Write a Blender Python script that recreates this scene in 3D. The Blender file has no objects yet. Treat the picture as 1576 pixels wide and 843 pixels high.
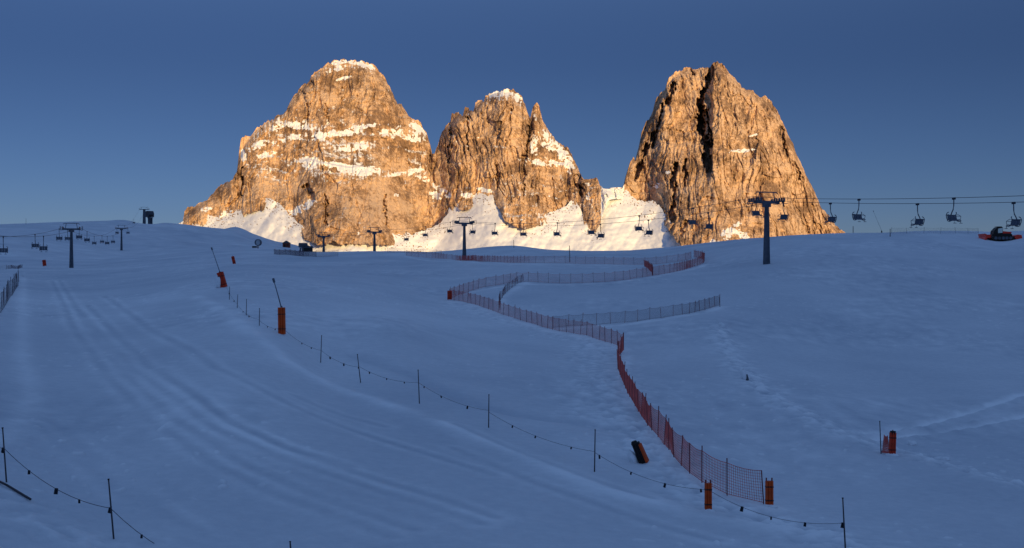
import bpy, math, random
import numpy as np
from mathutils import Vector, Matrix

random.seed(7)
R = math.radians
scene = bpy.context.scene
C = scene.collection

# ------------------------------------------------------------------ camera, sky, sun
F, CX, CY = 1902.0, 788.0, 421.5          # focal length and centre of the photograph, in its pixels
cam_d = bpy.data.cameras.new('camera'); cam = bpy.data.objects.new('camera', cam_d); C.objects.link(cam)
cam.location = (0, 0, 0); cam.rotation_euler = (R(90), 0, 0)
cam_d.sensor_width = 36; cam_d.lens = F/1576*36
cam_d.clip_start = 0.5; cam_d.clip_end = 30000
scene.camera = cam

SUN_EL, SUN_AZ = 8.0, 156.0               # azimuth clockwise from +Y: behind the camera, to the right
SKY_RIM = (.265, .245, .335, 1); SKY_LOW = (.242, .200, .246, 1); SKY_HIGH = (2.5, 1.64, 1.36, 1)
w = bpy.data.worlds.new('World'); scene.world = w; w.use_nodes = True
nt = w.node_tree; bg = nt.nodes['Background']
sky = nt.nodes.new('ShaderNodeTexSky'); sky.sky_type = 'NISHITA'; sky.sun_disc = False
sky.sun_elevation = R(SUN_EL); sky.sun_rotation = R(SUN_AZ)
sky.altitude = 2200; sky.air_density = 1.0; sky.dust_density = 0.0; sky.ozone_density = 4.0
# sky colours multiplied by height: dimmed low down, boosted overhead to brighten the shaded snow
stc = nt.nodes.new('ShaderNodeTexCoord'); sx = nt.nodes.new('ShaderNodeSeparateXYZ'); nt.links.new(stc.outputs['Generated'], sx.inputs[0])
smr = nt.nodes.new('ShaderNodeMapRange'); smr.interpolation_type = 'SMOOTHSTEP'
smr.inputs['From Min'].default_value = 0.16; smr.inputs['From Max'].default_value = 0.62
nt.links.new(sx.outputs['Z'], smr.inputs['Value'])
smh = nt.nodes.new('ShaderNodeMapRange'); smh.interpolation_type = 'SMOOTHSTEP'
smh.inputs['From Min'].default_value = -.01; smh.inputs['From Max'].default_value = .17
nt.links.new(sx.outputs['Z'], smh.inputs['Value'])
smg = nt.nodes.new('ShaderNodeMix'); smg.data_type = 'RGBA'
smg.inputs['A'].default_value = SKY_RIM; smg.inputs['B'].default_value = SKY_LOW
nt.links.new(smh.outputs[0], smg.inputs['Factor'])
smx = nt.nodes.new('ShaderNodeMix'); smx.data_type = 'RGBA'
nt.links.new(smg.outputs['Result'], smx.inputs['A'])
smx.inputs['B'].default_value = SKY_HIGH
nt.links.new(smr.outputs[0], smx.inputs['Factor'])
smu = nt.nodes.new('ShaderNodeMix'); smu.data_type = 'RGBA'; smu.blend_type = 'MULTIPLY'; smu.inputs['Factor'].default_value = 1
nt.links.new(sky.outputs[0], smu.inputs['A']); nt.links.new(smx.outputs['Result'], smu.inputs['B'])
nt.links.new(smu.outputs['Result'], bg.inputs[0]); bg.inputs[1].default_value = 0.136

sun_d = bpy.data.lights.new('sun', 'SUN'); sun = bpy.data.objects.new('sun', sun_d); C.objects.link(sun)
sun_d.energy = 3.9; sun_d.angle = R(0.5); sun_d.color = (1.0, 0.69, 0.31)
sdir = Vector((math.sin(R(SUN_AZ))*math.cos(R(SUN_EL)), math.cos(R(SUN_AZ))*math.cos(R(SUN_EL)), math.sin(R(SUN_EL))))
sun.rotation_euler = sdir.to_track_quat('Z', 'Y').to_euler()

vs = scene.view_settings
vs.view_transform = 'Standard'; vs.look = 'None'; vs.exposure = 0.45; vs.gamma = 1; vs.use_curve_mapping = False
scene.cycles.max_bounces = 5; scene.cycles.diffuse_bounces = 3

# ------------------------------------------------------------------ noise and small numeric helpers
_rng = np.random.RandomState(11)
_perm = np.tile(_rng.permutation(256), 3)
_ang = _rng.rand(256)*2*np.pi
_gx, _gy = np.cos(_ang), np.sin(_ang)

def noise(x, y, seed=0):
    x = np.asarray(x, float) + seed*17.31; y = np.asarray(y, float) + seed*9.77
    xi = np.floor(x).astype(int); yi = np.floor(y).astype(int)
    fx = x-xi; fy = y-yi
    u = fx*fx*fx*(fx*(fx*6-15)+10); v = fy*fy*fy*(fy*(fy*6-15)+10)
    def g(ix, iy, dx, dy):
        h = _perm[(_perm[ix & 255] + iy) & 255]
        return _gx[h]*dx + _gy[h]*dy
    a = g(xi, yi, fx, fy); b = g(xi+1, yi, fx-1, fy)
    c = g(xi, yi+1, fx, fy-1); d = g(xi+1, yi+1, fx-1, fy-1)
    return ((a+(b-a)*u) + ((c+(d-c)*u) - (a+(b-a)*u))*v)*1.5

def fbm(x, y, o=4, seed=0, gain=.5):
    s = 0; a = 1; f = 1
    for i in range(o):
        s = s + a*noise(x*f, y*f, seed+i*3); a *= gain; f *= 2.03
    return s

def sst(a, b, x):
    t = np.clip((x-a)/(b-a), 0, 1); return t*t*(3-2*t)

def gauss(a, sig):
    n = int(sig*3)+1; k = np.exp(-.5*(np.arange(-n, n+1)/sig)**2); k /= k.sum()
    return np.convolve(np.pad(a, n, mode='edge'), k, 'valid')

def poly_dist(X, Y, pts):
    """distance to a polyline and the signed side of the closest segment"""
    best = np.full(np.shape(X), 1e9); side = np.zeros(np.shape(X))
    for (x0, y0), (x1, y1) in zip(pts[:-1], pts[1:]):
        dx, dy = x1-x0, y1-y0; L = dx*dx+dy*dy+1e-9
        t = np.clip(((X-x0)*dx+(Y-y0)*dy)/L, 0, 1)
        d = np.hypot(X-x0-t*dx, Y-y0-t*dy)
        s = (dx*(Y-y0)-dy*(X-x0))
        m = d < best
        best = np.where(m, d, best); side = np.where(m, s, side)
    return best, np.sign(side)

def ray(px, py, Y):
    return Vector(((px-CX)/F*Y, Y, (CY-py)/F*Y))

# ------------------------------------------------------------------ materials
def mat(name, col, rough=.7, var=.25, scale=3.0, metal=0.0, bump=0.0, spec=.3):
    m = bpy.data.materials.new(name); m.use_nodes = True
    t = m.node_tree; b = t.nodes['Principled BSDF']
    b.inputs['Roughness'].default_value = rough; b.inputs['Metallic'].default_value = metal
    b.inputs['Specular IOR Level'].default_value = spec
    tc = t.nodes.new('ShaderNodeTexCoord'); n = t.nodes.new('ShaderNodeTexNoise')
    n.inputs['Scale'].default_value = scale; n.inputs['Detail'].default_value = 5
    t.links.new(tc.outputs['Object'], n.inputs['Vector'])
    r = t.nodes.new('ShaderNodeValToRGB')
    r.color_ramp.elements[0].position = .3; r.color_ramp.elements[1].position = .7
    r.color_ramp.elements[0].color = [c*(1-var) for c in col]+[1]
    r.color_ramp.elements[1].color = [min(1, c*(1+var*.6)) for c in col]+[1]
    t.links.new(n.outputs['Fac'], r.inputs['Fac']); t.links.new(r.outputs['Color'], b.inputs['Base Color'])
    if bump:
        bp = t.nodes.new('ShaderNodeBump'); bp.inputs['Strength'].default_value = bump
        t.links.new(n.outputs['Fac'], bp.inputs['Height']); t.links.new(bp.outputs[0], b.inputs['Normal'])
    return m

M = dict(
    steel=mat('dark_galvanised_steel', (.10, .115, .145), .55, .3, 1.5, 0.2),
    seat=mat('dark_seat_vinyl', (.09, .11, .15), .5, .2, 4),
    rope=mat('steel_rope', (.03, .035, .05), .5, .2, 2),
    netmauve=mat('weathered_net_cord', (.60, .14, .13), .8, .35, 2.5),
    pole=mat('weathered_pole', (.055, .05, .06), .7, .4, 6),
    cord=mat('marker_cord', (.05, .05, .065), .8, .3, 5),
    flag=mat('dark_flag_cloth', (.012, .014, .022), .8, .3, 9),
    net=mat('red_net_cord', (.66, .13, .11), .8, .35, 2.5),
    netdark=mat('faded_dark_net_cord', (.12, .07, .10), .8, .35, 2.5),
    post=mat('dark_red_post', (.22, .055, .06), .7, .4, 4),
    pad=mat('orange_pad_vinyl', (.62, .075, .010), .6, .28, 2.2, bump=.1),
    padred=mat('red_pad_vinyl', (.62, .05, .018), .6, .3, 2.2, bump=.1),
    padblack=mat('black_strap', (.015, .013, .014), .7, .3, 6),
    gred=mat('groomer_red_paint', (.92, .055, .03), .4, .25, 1.5),
    gdark=mat('groomer_dark_metal', (.02, .018, .016), .6, .3, 3),
    glass=mat('pale_cab_glass', (.85, .92, .78), .15, .25, 1.2),
    wood=mat('brown_timber', (.20, .05, .03), .8, .35, 2),
    roof=mat('dark_roof_metal', (.06, .066, .085), .6, .3, 1),
    white=mat('pale_enamel', (.55, .58, .62), .5, .15, 2),
)

def snow_mat(name, attr_scale=True):
    m = bpy.data.materials.new(name); m.use_nodes = True
    t = m.node_tree; b = t.nodes['Principled BSDF']
    b.inputs['Roughness'].default_value = .75; b.inputs['Specular IOR Level'].default_value = .15
    geo = t.nodes.new('ShaderNodeNewGeometry')
    at_ = t.nodes.new('ShaderNodeAttribute'); at_.attribute_name = 'tone'
    n1 = t.nodes.new('ShaderNodeTexNoise'); n1.inputs['Scale'].default_value = .09; n1.inputs['Detail'].default_value = 8
    n1.inputs['Roughness'].default_value = .62
    n2 = t.nodes.new('ShaderNodeTexNoise'); n2.inputs['Scale'].default_value = 1.7; n2.inputs['Detail'].default_value = 6
    n2.inputs['Roughness'].default_value = .65
    for n in (n1, n2): t.links.new(geo.outputs['Position'], n.inputs['Vector'])
    a = t.nodes.new('ShaderNodeMath'); a.operation = 'MULTIPLY_ADD'; a.inputs[1].default_value = .3
    t.links.new(n1.outputs['Fac'], a.inputs[0]); t.links.new(at_.outputs['Fac'], a.inputs[2])
    a2 = t.nodes.new('ShaderNodeMath'); a2.operation = 'MULTIPLY_ADD'; a2.inputs[1].default_value = .22
    t.links.new(n2.outputs['Fac'], a2.inputs[0]); t.links.new(a.outputs[0], a2.inputs[2])
    r = t.nodes.new('ShaderNodeValToRGB'); cr = r.color_ramp
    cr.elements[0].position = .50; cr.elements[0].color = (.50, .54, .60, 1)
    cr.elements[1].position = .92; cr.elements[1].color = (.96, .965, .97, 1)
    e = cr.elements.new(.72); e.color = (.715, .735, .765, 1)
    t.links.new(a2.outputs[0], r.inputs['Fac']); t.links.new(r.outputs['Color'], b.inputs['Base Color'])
    bp = t.nodes.new('ShaderNodeBump'); bp.inputs['Strength'].default_value = .5; bp.inputs['Distance'].default_value = .2
    t.links.new(n2.outputs['Fac'], bp.inputs['Height']); t.links.new(bp.outputs[0], b.inputs['Normal'])
    return m
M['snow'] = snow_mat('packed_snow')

def rock_mat(name):
    """pale dolomite; 'snow' attribute holds the snow lying on ledges, 'tone' the rock's own paleness"""
    m = bpy.data.materials.new(name); m.use_nodes = True
    t = m.node_tree; b = t.nodes['Principled BSDF']
    L = t.links.new
    b.inputs['Roughness'].default_value = .9; b.inputs['Specular IOR Level'].default_value = .1
    geo = t.nodes.new('ShaderNodeNewGeometry')
    mp = t.nodes.new('ShaderNodeMapping'); mp.inputs['Scale'].default_value = (.05, .03, .026)
    L(geo.outputs['Position'], mp.inputs['Vector'])
    n1 = t.nodes.new('ShaderNodeTexNoise'); n1.inputs['Scale'].default_value = 1; n1.inputs['Detail'].default_value = 9
    n1.inputs['Roughness'].default_value = .68; L(mp.outputs[0], n1.inputs['Vector'])
    n2 = t.nodes.new('ShaderNodeTexNoise'); n2.inputs['Scale'].default_value = .16; n2.inputs['Detail'].default_value = 7
    n2.inputs['Roughness'].default_value = .7; L(geo.outputs['Position'], n2.inputs['Vector'])
    tone = t.nodes.new('ShaderNodeAttribute'); tone.attribute_name = 'tone'
    a = t.nodes.new('ShaderNodeMath'); a.operation = 'MULTIPLY_ADD'; a.inputs[1].default_value = .95
    L(n2.outputs['Fac'], a.inputs[0]); L(n1.outputs['Fac'], a.inputs[2])
    a3 = t.nodes.new('ShaderNodeMath'); a3.operation = 'ADD'; L(a.outputs[0], a3.inputs[0]); L(tone.outputs['Fac'], a3.inputs[1])
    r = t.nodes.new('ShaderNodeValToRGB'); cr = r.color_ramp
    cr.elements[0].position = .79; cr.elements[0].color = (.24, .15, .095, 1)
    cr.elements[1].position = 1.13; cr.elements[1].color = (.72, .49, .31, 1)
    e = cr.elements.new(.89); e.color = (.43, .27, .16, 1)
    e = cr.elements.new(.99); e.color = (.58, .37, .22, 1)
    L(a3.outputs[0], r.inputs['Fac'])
    sn = t.nodes.new('ShaderNodeAttribute'); sn.attribute_name = 'snow'
    n3 = t.nodes.new('ShaderNodeTexNoise'); n3.inputs['Scale'].default_value = .11; n3.inputs['Detail'].default_value = 8; n3.inputs['Roughness'].default_value = .7
    L(geo.outputs['Position'], n3.inputs['Vector'])
    s1 = t.nodes.new('ShaderNodeMath'); s1.operation = 'MULTIPLY_ADD'; s1.inputs[1].default_value = 1.1
    L(n3.outputs['Fac'], s1.inputs[0]); L(sn.outputs['Fac'], s1.inputs[2])
    mr = t.nodes.new('ShaderNodeMapRange'); mr.inputs['From Min'].default_value = .98; mr.inputs['From Max'].default_value = 1.14
    L(s1.outputs[0], mr.inputs['Value'])
    mx = t.nodes.new('ShaderNodeMix'); mx.data_type = 'RGBA'
    n4 = t.nodes.new('ShaderNodeTexNoise'); n4.inputs['Scale'].default_value = 1; n4.inputs['Detail'].default_value = 6
    mp4 = t.nodes.new('ShaderNodeMapping'); mp4.inputs['Scale'].default_value = (.022, .01, .006); mp4.inputs['Location'].default_value = (31, 7, 3)
    L(geo.outputs['Position'], mp4.inputs['Vector']); L(mp4.outputs[0], n4.inputs['Vector'])
    st = t.nodes.new('ShaderNodeMapRange'); st.inputs['From Min'].default_value = .48; st.inputs['From Max'].default_value = .68; st.inputs['To Max'].default_value = .75
    L(n4.outputs['Fac'], st.inputs['Value'])
    gy = t.nodes.new('ShaderNodeMix'); gy.data_type = 'RGBA'; gy.blend_type = 'MULTIPLY'; gy.inputs['B'].default_value = (.80, .86, .98, 1)
    L(st.outputs[0], gy.inputs['Factor']); L(r.outputs['Color'], gy.inputs['A'])
    L(mr.outputs[0], mx.inputs['Factor']); L(gy.outputs['Result'], mx.inputs['A']); mx.inputs['B'].default_value = (.86, .87, .88, 1)
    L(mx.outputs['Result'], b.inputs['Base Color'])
    bp = t.nodes.new('ShaderNodeBump'); bp.inputs['Distance'].default_value = 7
    bs = t.nodes.new('ShaderNodeMapRange'); bs.inputs['To Min'].default_value = .65; bs.inputs['To Max'].default_value = .12
    L(mr.outputs[0], bs.inputs['Value']); L(bs.outputs[0], bp.inputs['Strength'])
    L(a.outputs[0], bp.inputs['Height']); L(bp.outputs[0], b.inputs['Normal'])
    return m
M['rock'] = rock_mat('pale_dolomite_rock')

# ------------------------------------------------------------------ object helpers
def grid_mesh(name, V, nr, nc, material, attrs=None, keep=None):
    """V (nr*nc, 3) row-major vertex grid -> one smooth mesh object"""
    idx = np.arange(nr*nc).reshape(nr, nc)
    q = np.stack([idx[:-1, :-1], idx[1:, :-1], idx[1:, 1:], idx[:-1, 1:]], -1).reshape(-1, 4)
    if keep is not None: q = q[keep.reshape(-1)]
    me = bpy.data.meshes.new(name)
    me.vertices.add(len(V)); me.vertices.foreach_set('co', np.ascontiguousarray(V, np.float32).ravel())
    n = len(q)
    me.loops.add(n*4); me.loops.foreach_set('vertex_index', np.ascontiguousarray(q, np.int32).ravel())
    me.polygons.add(n); me.polygons.foreach_set('loop_start', np.arange(0, n*4, 4, dtype=np.int32))
    me.polygons.foreach_set('loop_total', np.full(n, 4, np.int32))
    me.polygons.foreach_set('use_smooth', np.ones(n, bool))
    for k, a in (attrs or {}).items():
        at_ = me.attributes.new(k, 'FLOAT', 'POINT'); at_.data.foreach_set('value', np.ascontiguousarray(a, np.float32).ravel())
    me.update(calc_edges=True); me.validate()
    me.materials.append(material)
    o = bpy.data.objects.new(name, me); C.objects.link(o)
    return o

class MB:
    def __init__(s): s.v = []; s.f = []
    def add(s, vs_, fs):
        n = len(s.v); s.v += [tuple(v) for v in vs_]; s.f += [tuple(i+n for i in f) for f in fs]; return s
    def box(s, c, d, rot=None, taper=1.0, bev=0.0):
        hx, hy, hz = d[0]/2, d[1]/2, d[2]/2
        if bev:                                           # chamfered upright edges
            b = min(bev, hx*.8, hy*.8)
            ring = [(-hx+b, -hy), (hx-b, -hy), (hx, -hy+b), (hx, hy-b), (hx-b, hy), (-hx+b, hy), (-hx, hy-b), (-hx, -hy+b)]
        else: ring = [(-hx, -hy), (hx, -hy), (hx, hy), (-hx, hy)]
        n = len(ring)
        P = [Vector((x, y, -hz)) for x, y in ring] + [Vector((x*taper, y*taper, hz)) for x, y in ring]
        if rot is not None: P = [rot @ p for p in P]
        P = [p+Vector(c) for p in P]
        fs = [tuple(range(n-1, -1, -1)), tuple(range(n, 2*n))] + [(i, (i+1) % n, n+(i+1) % n, n+i) for i in range(n)]
        return s.add(P, fs)
    def tube(s, pts, r, seg=8, r2=None):
        pts = [Vector(p) for p in pts]; n = len(pts); rings = []
        for i, p in enumerate(pts):
            d = (pts[min(i+1, n-1)]-pts[max(i-1, 0)]).normalized()
            up = Vector((0, 0, 1)) if abs(d.z) < .95 else Vector((1, 0, 0))
            a = d.cross(up).normalized(); b = a.cross(d).normalized()
            rr = r if r2 is None else r+(r2-r)*i/(n-1)
            rings += [p+(a*math.cos(2*math.pi*k/seg)+b*math.sin(2*math.pi*k/seg))*rr for k in range(seg)]
        fs = [(i*seg+k, i*seg+(k+1) % seg, (i+1)*seg+(k+1) % seg, (i+1)*seg+k) for i in range(n-1) for k in range(seg)]
        fs += [tuple(range(seg-1, -1, -1)), tuple((n-1)*seg+k for k in range(seg))]
        return s.add(rings, fs)
    def prism(s, prof, x0, x1):
        """profile in (y, z) swept along x"""
        n = len(prof)
        return s.add([(x0, y, z) for y, z in prof]+[(x1, y, z) for y, z in prof],
                     [tuple(range(n)), tuple(range(2*n-1, n-1, -1))]+[(i, n+i, n+(i+1) % n, (i+1) % n) for i in range(n)])
    def build(s, name, material, parent=None, loc=None, smooth=False):
        me = bpy.data.meshes.new(name); me.from_pydata(s.v, [], s.f); me.update()
        if smooth: me.polygons.foreach_set('use_smooth', np.ones(len(me.polygons), bool))
        me.materials.append(material)
        o = bpy.data.objects.new(name, me); C.objects.link(o)
        if parent is not None: o.parent = parent
        if loc is not None: o.location = loc
        return o

def tag(o, label=None, cat=None, group=None, kind=None):
    if label: o['label'] = label
    if cat: o['category'] = cat
    if group: o['group'] = group
    if kind: o['kind'] = kind
    return o
def thing(name, label, cat, loc=(0, 0, 0), rz=0, group=None):
    o = bpy.data.objects.new(name, None); C.objects.link(o)
    o.empty_display_size = .2; o.location = loc; o.rotation_euler = (0, 0, rz)
    return tag(o, label, cat, group)
def copy_tree(o, parent=None):
    c = o.copy(); C.objects.link(c)
    if parent is not None: c.parent = parent
    for ch in list(o.children): copy_tree(ch, c)
    return c

# ------------------------------------------------------------------ ground: control points (pixel x, pixel y, distance)
ctrl = [
 (-150,843,37),(0,843,39),(200,843,42),(400,843,43.5),(600,843,45),(788,843,46),(1000,843,48),(1200,843,49),(1400,843,50),(1576,843,52),(1720,843,54),
 (0,740,46.5),(170,828,43),(100,640,62),(200,560,80),(0,600,68),(-150,600,66),(0,520,95),(0,470,130),(-150,470,128),(30,440,180),(100,440,190),(200,440,185),
 (0,428,215),(110,412,368),(200,412,330),(0,414,300),(300,412,255),(360,409,230),(343,443,150),(433,515,98),(-150,414,300),
 (400,402,310),(500,400,320),(300,600,69),(500,700,58),(700,760,54),(400,560,82),(300,500,105),(200,480,125),
 (494,557,94),(553,588,87),(644,620,79),(752,657,73),(915,725,62),(1090,786,55.5),(1184,779,58),(1300,845,49),
 (1060,728,64),(1020,680,74),(1000,655,80),(970,610,93),(955,572,108),(960,537,128),(910,518,138),(850,507,148),(770,482,165),(690,462,183),
 (740,442,198),(800,432,206),(870,435,203),(940,433,204),(1003,424,214),(1065,412,232),(1084,405,245),(1000,408,262),(900,405,275),(780,404,288),
 (600,500,120),(600,440,190),(500,470,138),(800,560,109),(700,560,105),(850,620,87),(600,412,265),
 (714,399.5,368),(700,402,300),(620,394,340),
 (1180,405,217),(1300,420,200),(1450,402,222),(1576,400,225),(1720,400,225),(1540,369,276),
 (1107,470,165),(1000,492,151),(1148,585,105),(1110,505,139),(1250,640,88),(1373,700,77),(1576,760,66),(1450,560,123),(1576,500,155),(1576,620,98),(1300,480,165),
 (1200,700,75),(1100,620,94),(1720,620,98),
 # crest in front of the peaks
 (480,388,440),(530,388,420),(600,386.5,400),(660,387,420),(714,384,440),(760,380,450),(790,379,450),(820,383,450),(850,387,440),(920,388.5,430),(1000,386,400),(1060,378,370),
 (1130,370,340),(1200,364,322),(1290,359,305),(1400,357,296),(1500,356.5,294),(1576,355.5,292),(1720,355,292),
 # left hill and its skyline
 (0,385,500),(188,385,652),(100,391,540),(300,386,600),(250,396,470),(-150,385,480),
 (-150,350,800),(0,346,850),(80,344,950),(150,342,1000),(200,340,1020),(223,346.5,1020),(250,343,1030),(280,346,1060),(310,351,1100),(340,355,1130),(362,349,1180),(385,358,1180),(400,367,1180),(430,377,1150),(470,384,1100),
 (330,376,800),(400,382,700),(440,386.5,600),
]
pts = [(math.atan2((px-CX), F), math.hypot((px-CX)/F*Y, Y), (CY-py)/F*Y) for px, py, Y in ctrl]
for px in (0, 400, 788, 1200, 1576):
    k = px/1576
    pts += [(math.atan2(px-CX, F), 20, -8.8-2.4*k), (math.atan2(px-CX, F), 7, -9.0-2.2*k)]
for px in (570, 640, 714, 790, 860, 940, 1020, 1100, 1200, 1300, 1420, 1576, 1720):    # the far side of the crest
    yc = 460 if px < 1000 else 400 if px < 1150 else 350
    for dY, z in ((90, 4.5), (280, -3), (700, -12), (1500, -20)):
        Y = yc+dY; pts.append((math.atan2(px-CX, F), math.hypot((px-CX)/F*Y, Y), z))
for px, Y, z in ((360,1000,35),(400,1000,27.5),(430,950,20.5),(470,800,12),(470,950,16.5),(510,600,8),(510,850,4),(515,1100,-2),(470,1400,0),(500,1900,-20),(-150,1100,30),(0,1100,28),(100,1250,32),(200,1300,32),(280,1350,30),(362,1420,26),(430,1400,8),
                 (-150,1700,0),(100,1900,0),(280,1900,-5),(400,1800,-10)):
    pts.append((math.atan2(px-CX, F), math.hypot((px-CX)/F*Y, Y), z))
pts = np.array(pts)
def _uv(th, r): return np.stack([th/.11, 1.9*np.log(r)], -1)
_A = _uv(pts[:, 0], pts[:, 1]); _n = len(_A)
def _k(d2): return np.where(d2 > 1e-12, .5*d2*np.log(np.maximum(d2, 1e-12)), 0)
_d2 = ((_A[:, None]-_A[None])**2).sum(-1)
_S = np.zeros((_n+3, _n+3)); _S[:_n, :_n] = _k(_d2)+np.eye(_n)*1e-5
_S[:_n, _n] = 1; _S[:_n, _n+1:] = _A; _S[_n, :_n] = 1; _S[_n+1:, :_n] = _A.T
# interpolate height over a scale that grows with distance, so far and near errors count alike
_scale = np.maximum(pts[:, 1], 30)
_W = np.linalg.solve(_S, np.r_[pts[:, 2], 0, 0, 0])
def zbase(X, Y):
    X = np.asarray(X, float); Y = np.asarray(Y, float); sh = X.shape
    X = X.ravel(); Y = Y.ravel(); out = np.empty(len(X))
    for i in range(0, len(X), 40000):
        x = X[i:i+40000]; y = Y[i:i+40000]
        th = np.arctan2(x, y); r = np.clip(np.hypot(x, y), 7, 3000)
        tc = np.clip(th, -.49, .49)
        q = _uv(tc, r)
        d2 = ((q[:, None]-_A[None])**2).sum(-1)
        z = _k(d2)@_W[:_n] + _W[_n] + q@_W[_n+1:]
        bl = sst(.49, 1.1, np.abs(th))
        z = z*(1-bl) + bl*(-10.5+6*noise(x/300, y/300, 5)*sst(60, 400, r))
        out[i:i+40000] = z
    return out.reshape(sh)
_Ys = np.exp(np.linspace(math.log(25), math.log(1500), 900))
def hit(px, py, zf):
    zr = (CY-py)/F*_Ys; g = zf((px-CX)/F*_Ys, _Ys)
    k = np.where(zr <= g)[0]
    if len(k) == 0:
        j = np.argmin(zr-g)
        return float(_Ys[j])
    j = int(k[0])
    if j == 0: return float(_Ys[0])
    a, b = zr[j-1]-g[j-1], zr[j]-g[j]
    return float(_Ys[j-1]+(_Ys[j]-_Ys[j-1])*a/(a-b+1e-12))
def wl(pl):
    o = []
    for px, py in pl:
        Y = hit(px, py, zbase); o.append(((px-CX)/F*Y, Y))
    return o
# things with a shape of their own in the snow
grooves = [wl(p) for p in (
 [(80,428),(110,490),(160,560),(240,640),(330,705),(450,765),(600,825)],
 [(92,428),(125,485),(180,556),(265,634),(360,697),(480,755),(640,815)],
 [(120,470),(205,560),(330,650),(470,712),(620,765),(740,805)],
 [(135,465),(225,556),(350,642),(490,702),(645,755),(760,795)],
 [(60,640),(120,690),(180,745),(250,800),(320,843)],
 [(75,632),(135,682),(195,736),(265,790),(340,835)],
 [(250,560),(330,625),(430,680),(540,715)],
 [(160,452),(230,500),(330,560),(450,620),(600,680),(760,730)],
 [(455,605),(520,635),(590,655)],
 [(700,655),(800,698),(900,735),(1000,768)],
 [(700,690),(830,745),(960,790),(1100,830)])]
edge_left = wl([(36,425),(34,480),(34,540),(50,600),(20,650),(0,668)])
berm = wl([(300,455),(340,475),(390,515),(440,553),(490,582),(560,612),(640,642),(700,662),(760,690),(840,722),(920,755),(1000,775),(1100,800),(1200,815)])
bright_tracks = [wl(p) for p in ([(1335,672),(1400,660),(1470,640),(1530,620),(1580,605)], [(1340,680),(1400,672),(1470,662),(1530,650),(1590,638)])]
rough = [(wl(p), r, a) for p, r, a in (
 ([(905,535),(925,565),(935,600),(925,640)], 3.2, .8),
 ([(975,655),(1000,690),(1050,745),(1100,772),(1180,798),(1240,812),(1300,838)], 1.8, 1.0),
 ([(1108,505),(1125,550),(1160,590),(1200,620),(1260,655),(1330,688),(1400,706),(1460,726),(1520,742),(1590,760)], 1.5, 1.1),
 ([(690,466),(770,490),(850,514),(900,524),(945,538)], 1.8, .55),
 ([(0,760),(60,800),(130,830),(200,860)], 1.6, .5),
 ([(850,498),(920,500),(1000,493),(1060,484),(1115,474)], 1.5, .4),
 ([(920,655),(960,645),(1000,655)], 1.2, .7),
 ([(1150,585),(1165,600)], 1.2, .6))]
bank = rough[2][0]
shelf = wl([(550,545),(640,578),(720,618),(800,640),(880,650),(940,662)])
valley_fold = wl([(500,480),(560,478),(620,462),(690,430),(760,415)])
fence_feet = [wl(p) for p in (
 [(690,463),(712,466),(740,474),(770,484),(820,500),(850,510),(880,515),(910,522),(940,531),(960,541)],
 [(700,454),(740,445),(800,436),(870,438),(940,436),(1004,427),(1066,414),(1086,406)],
 [(852,507),(950,501),(1020,492),(1080,481),(1112,472)],
 [(808,434),(784,449),(772,460),(771,480)],
 [(964,545),(955,570),(962,592),(975,615),(1004,660),(1024,685),(1064,731),(1107,758),(1180,780)],
 [(620,395),(700,402.5),(780,406.5),(900,407.5),(1000,409.5)])]
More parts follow.
